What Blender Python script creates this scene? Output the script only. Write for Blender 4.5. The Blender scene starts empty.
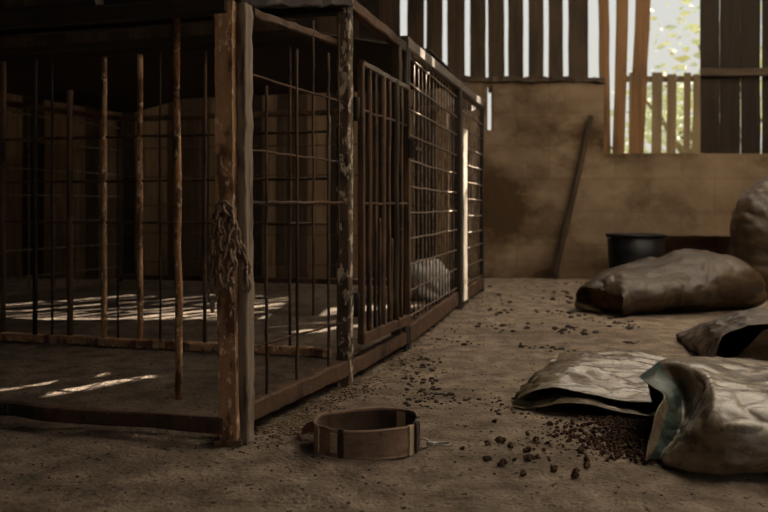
import bpy, bmesh, math, random
from mathutils import Vector, Matrix, noise
from mathutils.geometry import tessellate_polygon
R = random.Random(7)
C = bpy.context.scene.collection
S = bpy.context.scene
V = Vector

# ------------------------------------------------------------------ camera
H, F = 0.45, 800.0            # lens height in m, focal length in pixels of a 768 px wide frame
HU, HV = 384.0, 207.0
cam = bpy.data.cameras.new('camera'); cam_o = bpy.data.objects.new('camera', cam); C.objects.link(cam_o)
cam_o.location = (0, 0, H); cam_o.rotation_euler = (math.pi/2, 0, 0)
cam.sensor_width = 36; cam.lens = 36*F/768; cam.shift_y = -(256-HV)/768
cam.clip_start = 0.02; cam.clip_end = 200
cam.dof.use_dof = True; cam.dof.focus_distance = 1.72; cam.dof.aperture_fstop = 4.8
S.camera = cam_o

# ------------------------------------------------------------------ world, sun, exposure
SUN_E = math.radians(38); SUN_D = V((0.777, 0.629, 0)).normalized()      # towards the sun, on the ground
w = bpy.data.worlds.new('sky'); S.world = w; w.use_nodes = True
nt = w.node_tree; bg = nt.nodes['Background']
tc = nt.nodes.new('ShaderNodeTexCoord'); sx = nt.nodes.new('ShaderNodeSeparateXYZ'); rp = nt.nodes.new('ShaderNodeValToRGB')
nt.links.new(tc.outputs['Generated'], sx.inputs[0]); nt.links.new(sx.outputs['Z'], rp.inputs[0]); nt.links.new(rp.outputs[0], bg.inputs['Color'])
rp.color_ramp.elements[0].color = (0.50, 0.48, 0.42, 1); rp.color_ramp.elements[1].color = (0.50, 0.53, 0.55, 1); rp.color_ramp.elements[1].position = 0.6
bg.inputs['Strength'].default_value = 0.86
sl = bpy.data.lights.new('sun', 'SUN'); sun = bpy.data.objects.new('sun', sl); C.objects.link(sun)
sl.energy = 15.0; sl.angle = math.radians(0.35); sl.color = (1.0, 0.89, 0.73)
to_sun = V((SUN_D.x*math.cos(SUN_E), SUN_D.y*math.cos(SUN_E), math.sin(SUN_E)))
sun.rotation_euler = to_sun.to_track_quat('Z', 'Y').to_euler(); sun.location = to_sun*20
FRONT_Y, OPEN_X = -1.6, 1.0          # unseen front opening and sunny yard, put in to light the shed
PX0, PX1, PY0, PY1 = 1.05, 2.85, 0.6, 4.62      # unseen translucent roof panels, added to light the aisle
S.view_settings.view_transform = 'Standard'; S.view_settings.look = 'None'; S.view_settings.gamma = 1; S.view_settings.use_curve_mapping = False
S.view_settings.exposure = 0.72
S.cycles.use_denoising = True; S.cycles.max_bounces = 8; S.cycles.diffuse_bounces = 5; S.cycles.caustics_reflective = False; S.cycles.caustics_refractive = False
S.cycles.sample_clamp_indirect = 4

# ------------------------------------------------------------------ pixel helpers
def at(u, v, Y): return V(((u-HU)/F*Y, Y, H-(v-HV)/F*Y))
def fl(u, v, z=0.0):
    Y = (H-z)*F/(v-HV); return V(((u-HU)/F*Y, Y, z))

# ------------------------------------------------------------------ materials
def mat(name, c1, c2, scale=(8, 8, 8), detail=6, c3=None, s3=(3, 3, 3), t3=(.5, .6), c4=None, s4=(14, 14, 14), t4=(.58, .64),
        rough=(.7, .9), metal=0.0, bump=.3, bs=(40, 40, 40), bdist=.004, spec=.3, coat=0.0, brick=None, weave=None, ramp=(.3, .7), crease=None, rgh=.6):
    m = bpy.data.materials.new(name); m.use_nodes = True
    n, L = m.node_tree.nodes, m.node_tree.links
    b = n['Principled BSDF']; tc = n.new('ShaderNodeTexCoord')
    def nz(sc, det=detail, rgh=rgh):
        mp = n.new('ShaderNodeMapping'); mp.inputs['Scale'].default_value = sc; L.new(tc.outputs['Object'], mp.inputs[0])
        t = n.new('ShaderNodeTexNoise'); t.inputs['Scale'].default_value = 1; t.inputs['Detail'].default_value = det; t.inputs['Roughness'].default_value = rgh
        L.new(mp.outputs[0], t.inputs['Vector']); return t.outputs['Fac']
    def rmp(src, p0, p1, a, bb):
        r = n.new('ShaderNodeValToRGB'); L.new(src, r.inputs[0]); e = r.color_ramp.elements
        e[0].position, e[1].position = p0, p1; e[0].color, e[1].color = a, bb; return r.outputs[0]
    def mix(fac, a, bb, mode='MIX'):
        x = n.new('ShaderNodeMix'); x.data_type = 'RGBA'; x.blend_type = mode
        if hasattr(fac, 'is_output'): L.new(fac, x.inputs[0])
        else: x.inputs[0].default_value = fac
        for s_, i in ((a, 6), (bb, 7)):
            if hasattr(s_, 'is_output'): L.new(s_, x.inputs[i])
            else: x.inputs[i].default_value = s_
        return x.outputs[2]
    q = lambda c: (*c, 1)
    base = nz(scale); col = rmp(base, *ramp, q(c1), q(c2))
    BW = ((0, 0, 0, 1), (1, 1, 1, 1))
    if c3: col = mix(rmp(nz(s3), *t3, *BW), col, q(c3))
    if c4: col = mix(rmp(nz(s4, 8, .7), *t4, *BW), col, q(c4))
    bh = nz(bs, 8, .65)
    if brick:
        mp = n.new('ShaderNodeMapping'); mp.inputs['Rotation'].default_value = (math.pi/2, 0, 0); L.new(tc.outputs['Object'], mp.inputs[0])
        bt = n.new('ShaderNodeTexBrick'); bt.inputs['Scale'].default_value = 1; bt.inputs['Brick Width'].default_value = brick[0]; bt.inputs['Row Height'].default_value = brick[1]
        bt.inputs['Mortar Size'].default_value = .008; bt.inputs['Mortar Smooth'].default_value = .6
        bt.inputs['Color1'].default_value = (1, 1, 1, 1); bt.inputs['Color2'].default_value = (.72, .70, .68, 1); bt.inputs['Mortar'].default_value = (.55, .5, .45, 1)
        L.new(mp.outputs[0], bt.inputs['Vector']); col = mix(brick[2], col, bt.outputs['Color'], 'MULTIPLY')
    L.new(col, b.inputs['Base Color'])
    L.new(rmp(base, *ramp, (rough[0],)*3+(1,), (rough[1],)*3+(1,)), b.inputs['Roughness'])
    b.inputs['Metallic'].default_value = metal; b.inputs['Specular IOR Level'].default_value = spec; b.inputs['Coat Weight'].default_value = coat; b.inputs['Coat Roughness'].default_value = .2
    bp = n.new('ShaderNodeBump'); bp.inputs['Strength'].default_value = bump; bp.inputs['Distance'].default_value = bdist
    L.new(bh, bp.inputs['Height']); last = bp
    if weave:
        mp = n.new('ShaderNodeMapping'); mp.inputs['Scale'].default_value = (weave,)*3; L.new(tc.outputs['Object'], mp.inputs[0])
        ck = n.new('ShaderNodeTexWave'); ck.wave_type = 'BANDS'; ck.bands_direction = 'DIAGONAL'; ck.inputs['Scale'].default_value = 1; ck.inputs['Distortion'].default_value = 1.5
        L.new(mp.outputs[0], ck.inputs[0])
        b2 = n.new('ShaderNodeBump'); b2.inputs['Strength'].default_value = .12; b2.inputs['Distance'].default_value = .001
        L.new(ck.outputs['Fac'], b2.inputs['Height']); L.new(bp.outputs[0], b2.inputs['Normal']); last = b2
    if crease:
        mp = n.new('ShaderNodeMapping'); mp.inputs['Scale'].default_value = (crease[0],)*3; L.new(tc.outputs['Object'], mp.inputs[0])
        cr = n.new('ShaderNodeTexNoise'); cr.noise_type = 'RIDGED_MULTIFRACTAL'; cr.inputs['Scale'].default_value = 1; cr.inputs['Detail'].default_value = 3; cr.inputs['Distortion'].default_value = .6
        L.new(mp.outputs[0], cr.inputs['Vector'])
        b3 = n.new('ShaderNodeBump'); b3.inputs['Strength'].default_value = crease[1]; b3.inputs['Distance'].default_value = .014
        L.new(cr.outputs['Fac'], b3.inputs['Height']); L.new(last.outputs[0], b3.inputs['Normal']); last = b3
    L.new(last.outputs[0], b.inputs['Normal'])
    return m

YARD = mat('yard_dirt', (.26, .21, .15), (.40, .33, .25), (2, 2, 2))
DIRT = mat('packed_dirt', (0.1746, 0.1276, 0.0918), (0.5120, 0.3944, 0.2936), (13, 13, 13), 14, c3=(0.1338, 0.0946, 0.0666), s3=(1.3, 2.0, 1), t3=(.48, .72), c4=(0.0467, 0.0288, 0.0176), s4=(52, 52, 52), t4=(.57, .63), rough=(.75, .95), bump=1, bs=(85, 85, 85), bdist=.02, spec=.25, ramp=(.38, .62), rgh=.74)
DIRTSHADE = mat('shaded_cage_dirt', (0.0972, 0.0711, 0.0512), (0.3201, 0.2418, 0.1791), (13, 13, 13), 14, c3=(0.0730, 0.0511, 0.0364), s3=(1.6, 2.0, 1), t3=(.46, .68), c4=(0.0343, 0.0217, 0.0134), s4=(52, 52, 52), t4=(.56, .63), rough=(.75, .95), bump=1, bs=(85, 85, 85), bdist=.02, spec=.25, ramp=(.38, .62), rgh=.74)  # packed dirt darkened, with the cage interior's shade in its colour
GROUND = mat('outside_ground', (.20, .19, .08), (.36, .33, .18), (2, 2, 2))
PLASTER = mat('old_plaster', (0.1724, 0.1167, 0.0700), (0.2869, 0.2052, 0.1320), (3.2, 3.2, 5), 10, c3=(0.0749, 0.0444, 0.0210), s3=(1.7, 1.7, 2.6), t3=(.46, .62), c4=(0.3212, 0.2394, 0.1576), s4=(7, 7, 9), t4=(.62, .75), rough=(.85, .95), bump=.6, bs=(30, 30, 30), bdist=.01, spec=.15, brick=(.42, .21, .35))
WOODV = mat('weathered_board_upright', (0.0349, 0.0218, 0.0126), (0.0901, 0.0574, 0.0324), (45, 45, 2.2), 8, c3=(0.0205, 0.0127, 0.0073), s3=(5, 5, 1.5), t3=(.5, .7), rough=(.75, .92), bump=.5, bs=(80, 80, 4), bdist=.004)
WOODX = mat('weathered_board_level', (0.0425, 0.0275, 0.0170), (0.1000, 0.0675, 0.0425), (3, 3, 45), 8, c3=(0.0250, 0.0160, 0.0100), s3=(2, 2, 8), t3=(.5, .7), rough=(.75, .92), bump=.5, bs=(5, 5, 80), bdist=.004)
WOODDARK = mat('dark_board', (0.0135, 0.0090, 0.0058), (0.0338, 0.0225, 0.0144), (45, 45, 2.2), 8, rough=(.75, .92), bump=.5, bs=(80, 80, 4), bdist=.004)  # darker tone of upright board
WOODMID = mat('brown_board', (.13, .082, .045), (.27, .18, .10), (45, 45, 2.2), 8, c3=(.07, .045, .026), s3=(5, 5, 1.5), t3=(.5, .7), rough=(.75, .92), bump=.5, bs=(80, 80, 4), bdist=.004)
LATH = mat('orange_brown_board', (0.1395, 0.0696, 0.0253), (0.2506, 0.1327, 0.0553), (45, 45, 2.2), 8, c3=(0.0698, 0.0329, 0.0145), s3=(6, 6, 2), t3=(.52, .7), rough=(.7, .9), bump=.5, bs=(80, 80, 4))
FENCE = mat('pale_fence_board', (0.1462, 0.1069, 0.0760), (0.2137, 0.1631, 0.1181), (30, 30, 3), 6, rough=(.8, .95))
SLIM = mat('pale_sun_strip', (.34, .29, .23), (.52, .46, .38), (40, 40, 8), 8, c3=(.22, .14, .09), s3=(30, 30, 12), t3=(.55, .66), rough=(.5, .7), metal=.1, bump=.4)
GREYWOOD = mat('grey_post_wood', (0.1530, 0.1137, 0.0809), (0.3505, 0.2850, 0.2194), (70, 70, 3), 10, c3=(0.0835, 0.0507, 0.0311), s3=(20, 20, 3), t3=(.52, .62), c4=(0.4868, 0.4343, 0.3557), s4=(60, 60, 12), t4=(.62, .7), rough=(.75, .92), bump=.7, bs=(160, 160, 8), bdist=.003)
MILKY = bpy.data.materials.new('added_light_panel'); MILKY.use_nodes = True
_n = MILKY.node_tree.nodes; _n.remove(_n['Principled BSDF']); _t = _n.new('ShaderNodeBsdfTranslucent'); _t.inputs['Color'].default_value = (.82, .80, .77, 1)
MILKY.node_tree.links.new(_t.outputs[0], _n['Material Output'].inputs[0])
RUST = mat('rusty_steel', (0.0655, 0.0375, 0.0240), (0.1538, 0.0871, 0.0521), (16, 16, 12), 10, c3=(0.0390, 0.0264, 0.0193), s3=(9, 9, 6), t3=(.5, .62), c4=(0.2832, 0.2201, 0.1639), s4=(55, 55, 35), t4=(.62, .69), rough=(.6, .9), metal=.15, bump=.8, bs=(120, 120, 120), bdist=.003)
RUSTPOST = mat('flaking_rusty_post', (0.3794, 0.2133, 0.1152), (0.6439, 0.3996, 0.2233), (22, 22, 8), 10, c3=(0.1708, 0.0888, 0.0533), s3=(28, 28, 12), t3=(.5, .58), c4=(0.9410, 0.7456, 0.5303), s4=(70, 70, 40), t4=(.56, .62), rough=(.6, .9), metal=.1, bump=1, bs=(110, 110, 90), bdist=.004)
FLAKE = mat('flaking_cream_paint', (0.0810, 0.0540, 0.0367), (0.1620, 0.1080, 0.0702), (18, 18, 12), 10, c3=(0.0486, 0.0324, 0.0238), s3=(10, 10, 8), t3=(.5, .6), c4=(0.5940, 0.5076, 0.3888), s4=(48, 48, 26), t4=(.53, .57), rough=(.6, .9), metal=.1, bump=.9, bs=(90, 90, 60), bdist=.004)
STEEL = mat('dull_grey_steel', (.10, .082, .066), (.24, .20, .165), (18, 18, 12), 8, c3=(.10, .055, .03), s3=(12, 12, 8), t3=(.52, .62), rough=(.35, .6), metal=.55, bump=.4, bs=(120, 120, 120), bdist=.002)
WIRE = mat('galvanised_wire', (.15, .115, .085), (.34, .28, .22), (30, 30, 30), 6, c3=(.13, .065, .032), s3=(25, 25, 25), t3=(.5, .6), rough=(.35, .6), metal=.5, bump=.3)
DARKMETAL = mat('blackened_steel', (0.0180, 0.0138, 0.0108), (0.0480, 0.0348, 0.0252), (20, 20, 14), 8, rough=(.6, .85), metal=.2, bump=.5)
ROOFING = mat('sooty_roofing', (0.0150, 0.0110, 0.0080), (0.0375, 0.0275, 0.0190), (6, 6, 6), 8, rough=(.8, .95), bump=.4)
CHAIN = mat('corroded_chain', (0.1500, 0.0930, 0.0630), (0.3900, 0.2850, 0.2100), (120, 120, 120), 6, c4=(0.7500, 0.6300, 0.5100), s4=(160, 160, 160), t4=(.58, .66), rough=(.5, .8), metal=.3, bump=.6, bs=(200, 200, 200), bdist=.002)
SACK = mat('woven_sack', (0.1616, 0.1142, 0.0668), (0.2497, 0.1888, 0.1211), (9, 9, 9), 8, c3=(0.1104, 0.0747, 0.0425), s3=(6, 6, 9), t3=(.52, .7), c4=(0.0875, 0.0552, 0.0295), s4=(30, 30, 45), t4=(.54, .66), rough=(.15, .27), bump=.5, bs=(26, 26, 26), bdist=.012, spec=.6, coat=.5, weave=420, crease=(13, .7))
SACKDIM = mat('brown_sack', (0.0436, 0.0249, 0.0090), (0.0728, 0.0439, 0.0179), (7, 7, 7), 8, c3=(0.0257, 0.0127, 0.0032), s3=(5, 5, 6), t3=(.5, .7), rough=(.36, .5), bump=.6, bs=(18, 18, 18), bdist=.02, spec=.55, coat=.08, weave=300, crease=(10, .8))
SACKIN = mat('sack_lining', (0.1560, 0.1200, 0.0780), (0.2400, 0.1920, 0.1320), (10, 10, 10), 8, c3=(0.1020, 0.0720, 0.0450), s3=(8, 8, 8), t3=(.52, .68), rough=(.5, .7), bump=.5, bs=(26, 26, 26), bdist=.01, spec=.4, weave=420)
TEAL = mat('teal_print', (.014, .036, .027), (.03, .066, .05), (10, 10, 10), 8, c3=(0.0770, 0.0633, 0.0440), s3=(14, 14, 14), t3=(.55, .72), c4=(0.1430, 0.1320, 0.0990), s4=(38, 38, 38), t4=(.60, .70), rough=(.35, .5), bump=.5, bs=(26, 26, 26), bdist=.01, spec=.5, coat=.2, weave=420, crease=(16, .7))
PALE = mat('pale_plastic_sack', (0.3780, 0.3600, 0.3240), (0.5940, 0.5760, 0.5400), (10, 10, 10), 6, rough=(.4, .6), bump=.6, bs=(20, 20, 20), bdist=.02)
KIB = mat('kibble', (.04, .018, .009), (.12, .06, .028), (90, 90, 90), 6, rough=(.75, .95), bump=.8, bs=(260, 260, 260), bdist=.002)
FEED = mat('orange_brown_feed', (.14, .075, .03), (.28, .16, .07), (60, 60, 60), 8, rough=(.8, .95), bump=1, bs=(120, 120, 120), bdist=.01)
CLOD = mat('dark_clod', (0.0330, 0.0222, 0.0144), (0.0840, 0.0600, 0.0420), (40, 40, 40), 6, rough=(.85, .95), bump=.6)
STRAWM = mat('pale_straw', (0.1600, 0.1120, 0.0640), (0.3360, 0.2560, 0.1600), (30, 30, 30), 4, rough=(.7, .9), bump=.1)
BUCKETM = mat('black_plastic', (0.0060, 0.0060, 0.0066), (0.0132, 0.0132, 0.0144), (9, 9, 9), 6, rough=(.38, .55), bump=.15, bs=(40, 40, 40))
LEATHER = mat('worn_leather', (0.2014, 0.1235, 0.0813), (0.3796, 0.2538, 0.1737), (34, 34, 60), 8, c3=(0.1130, 0.0673, 0.0444), s3=(26, 26, 30), t3=(.52, .66), c4=(0.5104, 0.3848, 0.2819), s4=(90, 90, 90), t4=(.63, .70), rough=(.5, .72), bump=.5, bs=(190, 190, 190), bdist=.002, spec=.4)
LEATHERIN = mat('dark_leather_lining', (.055, .033, .022), (.12, .075, .05), (40, 40, 40), 8, rough=(.6, .8), bump=.5, bs=(160, 160, 160), bdist=.002)
TAN = mat('pale_hide', (0.4320, 0.3240, 0.2160), (0.6480, 0.5160, 0.3600), (50, 50, 50), 6, c3=(0.3000, 0.2040, 0.1200), s3=(50, 50, 50), t3=(.55, .66), rough=(.55, .75), bump=.4, bs=(160, 160, 160), bdist=.002)
BLACKSTRAP = mat('black_keeper', (.025, .018, .014), (.065, .046, .034), (60, 60, 60), 6, rough=(.45, .65), bump=.4)
NICKEL = mat('tarnished_nickel', (0.2240, 0.1960, 0.1680), (0.5880, 0.5320, 0.4760), (70, 70, 70), 6, rough=(.3, .5), metal=.85, bump=.2)
LEAF = mat('sunlit_leaf', (.46, .50, .34), (.62, .65, .48), (3, 3, 3), 4, rough=(.6, .8), bump=.1)
BARK = mat('bark', (.10, .075, .05), (.20, .16, .11), (14, 14, 4), 6)

# ------------------------------------------------------------------ object helpers
def link(name, bm, m, parent=None, smooth=False, kind=None):
    me = bpy.data.meshes.new(name)
    bmesh.ops.recalc_face_normals(bm, faces=bm.faces[:])
    bm.to_mesh(me); bm.free()
    for mm in (m if isinstance(m, (list, tuple)) else [m]): me.materials.append(mm)
    if smooth:
        for p in me.polygons: p.use_smooth = True
    o = bpy.data.objects.new(name, me); C.objects.link(o)
    if parent is not None:
        o.parent = parent
        root = parent
        while root.parent: root = root.parent
        o.matrix_parent_inverse = Matrix.Translation(-world_loc(parent))
    if kind: o['kind'] = kind
    return o
WL = {}
def world_loc(o): return WL.get(o.name, V((0, 0, 0)))
def thing(name, label, cat, loc=(0, 0, 0), group=None):
    o = bpy.data.objects.new(name, None); C.objects.link(o); o.location = loc; o.empty_display_size = .05
    WL[o.name] = V(loc); tag(o, label, cat, group); return o
def tag(o, label, cat, group=None):
    o['label'] = label; o['category'] = cat
    if group: o['group'] = group
    return o
def frame(d, up=V((0, 0, 1))):
    d = d.normalized()
    if abs(d.dot(up)) > .98: up = V((0, 1, 0))
    s = d.cross(up).normalized(); return d, s, s.cross(d).normalized()
def beam(bm, p, q, w_, h_, jit=0.0, seg=1, up=V((0, 0, 1)), taper=1.0, bow=0.0):
    """rectangular bar from p to q: w_ across, h_ along 'up', with worn edges"""
    p, q = V(p), V(q); d, s, u = frame(q-p, up); rings = []
    c = min(w_, h_)*.13
    prof = [(-w_/2+c, -h_/2), (w_/2-c, -h_/2), (w_/2, -h_/2+c), (w_/2, h_/2-c), (w_/2-c, h_/2), (-w_/2+c, h_/2), (-w_/2, h_/2-c), (-w_/2, -h_/2+c)]
    for i in range(seg+1):
        t = i/seg; k = 1+(taper-1)*t; o = p.lerp(q, t)+s*bow*math.sin(math.pi*t)
        js, ju = R.uniform(-jit, jit), R.uniform(-jit, jit)
        rings.append([bm.verts.new(o+s*(a*k+js+R.uniform(-jit, jit)*.6)+u*(b*k+ju+R.uniform(-jit, jit)*.6)) for a, b in prof])
    for a, b in zip(rings, rings[1:]):
        for j in range(8): bm.faces.new((a[j], a[(j+1) % 8], b[(j+1) % 8], b[j]))
    bm.faces.new(rings[0]); bm.faces.new(rings[-1][::-1])
def tube(bm, pts, r, n=8, closed=False, jit=0.0):
    pts = [V(p) for p in pts]; rings = []; N = len(pts)
    rr = r if callable(r) else (lambda t: r)
    prev = None
    for i, p in enumerate(pts):
        if closed: d = pts[(i+1) % N]-pts[i-1]
        else: d = pts[min(i+1, N-1)]-pts[max(i-1, 0)]
        d.normalize()
        if prev is None: _, s, u = frame(d)
        else:
            u = (prev-d*prev.dot(d)).normalized(); s = d.cross(u)
        prev = u; k = rr(i/(N-1))*(1+R.uniform(-jit, jit))
        rings.append([bm.verts.new(p+s*math.cos(a)*k+u*math.sin(a)*k) for a in (2*math.pi*j/n for j in range(n))])
    rg = list(zip(rings, rings[1:]))
    if closed: rg.append((rings[-1], rings[0]))
    for a, b in rg:
        for j in range(n): bm.faces.new((a[j], a[(j+1) % n], b[(j+1) % n], b[j]))
    if not closed: bm.faces.new(rings[0][::-1]); bm.faces.new(rings[-1])
def line(p, q, n, wob=0.0):
    p, q = V(p), V(q)
    return [p.lerp(q, i/n)+V((R.uniform(-wob, wob), R.uniform(-wob, wob), R.uniform(-wob, wob)))*(0 < i < n) for i in range(n+1)]
def rod(name, p, q, r, m, parent, wob=.002, n=6, seg=8):
    bm = bmesh.new(); tube(bm, line(p, q, seg, wob), r, n, jit=.08); return link(name, bm, m, parent, True)
def bar(name, p, q, w_, h_, m, parent, jit=.0012, seg=10, **k):
    bm = bmesh.new(); beam(bm, p, q, w_, h_, jit, seg, **k); return link(name, bm, m, parent)
def plate(bm, outer, holes, mp, t):
    """flat slab with holes; mp(a, b, d) gives the point at depth d (0..t)"""
    loops = [outer]+holes; tris = tessellate_polygon([[V((a, b, 0)) for a, b in l] for l in loops])
    flat = [p for l in loops for p in l]
    f = [bm.verts.new(mp(a, b, 0)) for a, b in flat]; k = [bm.verts.new(mp(a, b, t)) for a, b in flat]
    for tr in tris:
        try: bm.faces.new([f[i] for i in tr]); bm.faces.new([k[i] for i in reversed(tr)])
        except ValueError: pass
    i0 = 0
    for l in loops:
        n = len(l)
        for j in range(n):
            a, b = i0+j, i0+(j+1) % n; bm.faces.new((f[a], f[b], k[b], k[a]))
        i0 += n
def rect(a0, b0, a1, b1): return [(a0, b0), (a1, b0), (a1, b1), (a0, b1)]
def catmull(P, t, closed=False):
    n = len(P)
    if closed: x = t*n; i = int(math.floor(x)); f = x-i; g = lambda k: P[k % n]
    else: x = min(max(t, 0), 1)*(n-1); i = min(int(x), n-2); f = x-i; g = lambda k: P[min(max(k, 0), n-1)]
    a, b, c, d = g(i-1), g(i), g(i+1), g(i+2)
    return .5*((2*b)+(c-a)*f+(2*a-5*b+4*c-d)*f*f+(3*b-a-3*c+d)*f**3)
def wrinkle(p, amp, sc, seed):
    q = V((p.x*sc[0]+seed, p.y*sc[1]-seed, p.z*sc[2]))
    q = q+noise.noise_vector(q*.7)*.55
    r = abs(noise.noise(q))**.7; r3 = abs(noise.noise(q*2.3+V((9, 4, 2))))**.75; r4 = abs(noise.noise(q*4.7+V((2, 8, 5))))
    return amp*(.75-1.5*r-.75*r3-.4*r4)
def sack_mesh(rings, nu=72, nv=56, amp=.008, sc=(9, 9, 9), seed=1.0, close_end=True, zmin=.003, thick=.0016, fade=.0, mats=None, close_start=False):
    """cloth lofted through closed rings of control points; ring 0 is the open mouth"""
    bm = bmesh.new(); nr = len(rings)
    cols = [[catmull(r, j/nu, True) for j in range(nu)] for r in rings]
    G = [[catmull([cols[k][j] for k in range(nr)], i/nv) for j in range(nu)] for i in range(nv+1)]
    out = []
    for i in range(nv+1):
        row = []
        for j in range(nu):
            p = G[i][j]; du = G[i][(j+1) % nu]-G[i][j-1]; dv = G[min(i+1, nv)][j]-G[max(i-1, 0)][j]
            nrm = du.cross(dv)
            nrm = nrm.normalized() if nrm.length > 1e-9 else V((0, 0, 1))
            k = 1.0 if fade <= 0 else min(1, .35+i/nv/fade)
            q = p+nrm*wrinkle(p, amp*k, sc, seed)
            q.z = max(q.z, zmin+.002*noise.noise(p*20)); row.append(bm.verts.new(q))
        out.append(row)
    for i in range(nv):
        for j in range(nu):
            f = bm.faces.new((out[i][j], out[i][(j+1) % nu], out[i+1][(j+1) % nu], out[i+1][j]))
            if mats: f.material_index = mats(i/nv, j/nu)
    if close_start:
        c = sum((v.co for v in out[0]), V())/nu; cv = bm.verts.new(c)
        for j in range(nu):
            f = bm.faces.new((out[0][j], out[0][(j+1) % nu], cv)); f.material_index = 1 if mats else 0
    if close_end:
        c = sum((v.co for v in out[-1]), V())/nu; cv = bm.verts.new(c)
        for j in range(nu): bm.faces.new((out[-1][j], out[-1][(j+1) % nu], cv))
    return bm
def sack(name, rings, m, label, cat, group=None, rim=None, **k):
    bm = sack_mesh([[V(p) for p in r] for r in rings], **k)
    o = link(name, bm, m, None, True)
    sd = o.modifiers.new('cloth', 'SOLIDIFY'); sd.thickness = .0018; sd.offset = 0
    return tag(o, label, cat, group)

P0, P1, P2, P3, P4 = fl(228, 444), fl(345, 386), fl(403, 351), fl(456, 309), fl(481, 291)
# ------------------------------------------------------------------ setting: floor, walls, ceiling
BX0, BX1, BY, FY, ZC = -3.0, 2.95, 5.08, FRONT_Y, 2.4
def floor_z(x, y):
    d = math.hypot(x, y-1.3)
    d = math.hypot(x+.03, y-1.5)
    k = min(1, max(.1, (d-.08)*4))
    return (.006*k*noise.noise(V((x*3, y*3, 0)))+.0045*noise.noise(V((x*11, y*11, 2)))*k+.003*noise.noise(V((x*30, y*30, 5)))*k)-.0022
bm = bmesh.new()
xs = []; x = BX0-.1
while x < BX1+.12: xs.append(x); x += .016 if -.95 < x < 1.15 else .05
ys = []; y = FY-.2
while y < BY+.3: ys.append(y); y += (.012 if 1.0 < y < 2.4 else .024 if y < 3.6 else .05) if y > .9 else .12
vv = [[bm.verts.new((x, y, floor_z(x, y))) for x in xs] for y in ys]
for a, b in zip(vv, vv[1:]):
    for i in range(len(xs)-1): bm.faces.new((a[i], a[i+1], b[i+1], b[i]))
link('floor', bm, DIRT, None, True, 'structure')
bm = bmesh.new(); plate(bm, rect(-30, -30, 30, FRONT_Y), [], lambda a, b, d: V((a, b, -.02-d)), .05); link('ground_yard', bm, YARD, None, False, 'structure')  # unseen yard, its tan dirt bounces warm light indoors
bm = bmesh.new(); plate(bm, rect(-40, FRONT_Y, 40, 60), [], lambda a, b, d: V((a, b, -.05-d)), .05); link('ground', bm, GROUND, None, False, 'structure')

# back wall: masonry with a ledge, boards above it, the unglazed window at the right
Zl, Zs = 1.27, .79                       # ledge and window sill
WX0, WX1 = 1.395, 2.03
def U(u): return (u-HU)/F*BY
def Zv(v): return H-(v-HV)/F*BY
bm = bmesh.new()
top = []
xx = WX0
while xx > BX0: top.append((xx, Zl+R.uniform(-.018, .012))); xx -= R.uniform(.03, .07)
outer = [(BX0, -.05), (U(655), -.05), (U(657), .265), (U(700), .27), (U(738), .26), (U(739), -.05), (BX1, -.05), (BX1, Zs), (WX0, Zs)]+top+[(BX0, Zl)]
holes = [rect(U(487.5), Zv(130), U(493), Zv(86))]
plate(bm, outer, holes, lambda a, b, d: V((a, BY+d, b)), .09)
wall_back = link('wall_back', bm, PLASTER, None, False, 'structure')
bm = bmesh.new(); plate(bm, rect(U(640), -.05, U(752), .34), [], lambda a, b, d: V((a, BY+.35+d, b)), .04)
for a in (U(652), U(741)): beam(bm, (a, BY+.10, .12), (a, BY+.36, .12), .04, .34)
beam(bm, (U(645), BY+.235, .30), (U(747), BY+.235, .30), .28, .04)
link('niche_lining', bm, PLASTER, wall_back)
gaps = [(406, 3.2), (426, 2.2), (446, 5), (469.5, 6.2), (489, 2.8), (509, 4.2), (529, 5.2), (549.5, 5.4), (569.5, 5.6), (596.5, 8)]
edges = [U(406)-.11*k for k in range(30, 0, -1)]
def plank(x0, x1, z0, z1, tilt=0.0, m=WOODV, y=BY+.105, t=.009, name='plank'):
    b_ = bmesh.new(); beam(b_, ((x0+x1)/2, y, z0), ((x0+x1)/2+tilt, y, z1), x1-x0, t, .0015, 8, up=V((0, 1, 0))); return link(name, b_, m, wall_back)
bxs = [(U(g-w_/2), U(g+w_/2)) for g, w_ in gaps]
x0 = BX0
k = 0
while x0 < U(400)-.05:                                   # tight boards behind the cages
    x1 = min(x0+.135, bxs[0][0]); plank(x0-.001, x1+.001, 1.2, ZC+.02, 0, ROOFING if k % 3 == 0 else WOODV, BY+.105+.004*(k % 2)); x0 = x1; k += 1
for i in range(len(bxs)-1): plank(bxs[i][1], bxs[i+1][0], 1.19, ZC+.02, R.uniform(-.006, .006))
xb = BX0+.02; k = 0
while xb < U(452):
    wd = R.choice((.09, .14, .2, .26)); plank(xb, min(xb+wd-.006, U(454)), 0.0, 1.22, R.uniform(-.005, .005), (WOODDARK, WOODMID, WOODV, WOODMID)[k % 4], BY-.012-.004*(k % 2)); xb += wd; k += 1
LB = [(600.5, 603.5, 612.5, 613.5), (620, 616, 631, 627.5), (640, 632.5, 653.5, 647)]          # three boards across the window
for a, b, c, d in LB:
    xb0, xb1, xt0, xt1 = U(b), U(d), U(a), U(c)
    b_ = bmesh.new(); beam(b_, ((xb0+xb1)/2, BY+.07, Zs-.002), ((xt0+xt1)/2+((xt0+xt1)-(xb0+xb1))/2*.6, BY+.07, ZC), (xb1-xb0), .022, .002, 8, up=V((0, 1, 0))); link('plank', b_, LATH, wall_back)
_p = fl(456, 309).lerp(fl(481, 291), .10)+V((.026, -.008, 0)); WLX = _p.x+SUN_D.x*(BY+.06-_p.y)/SUN_D.y    # crack high in the boards, added to light the angled strip
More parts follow.
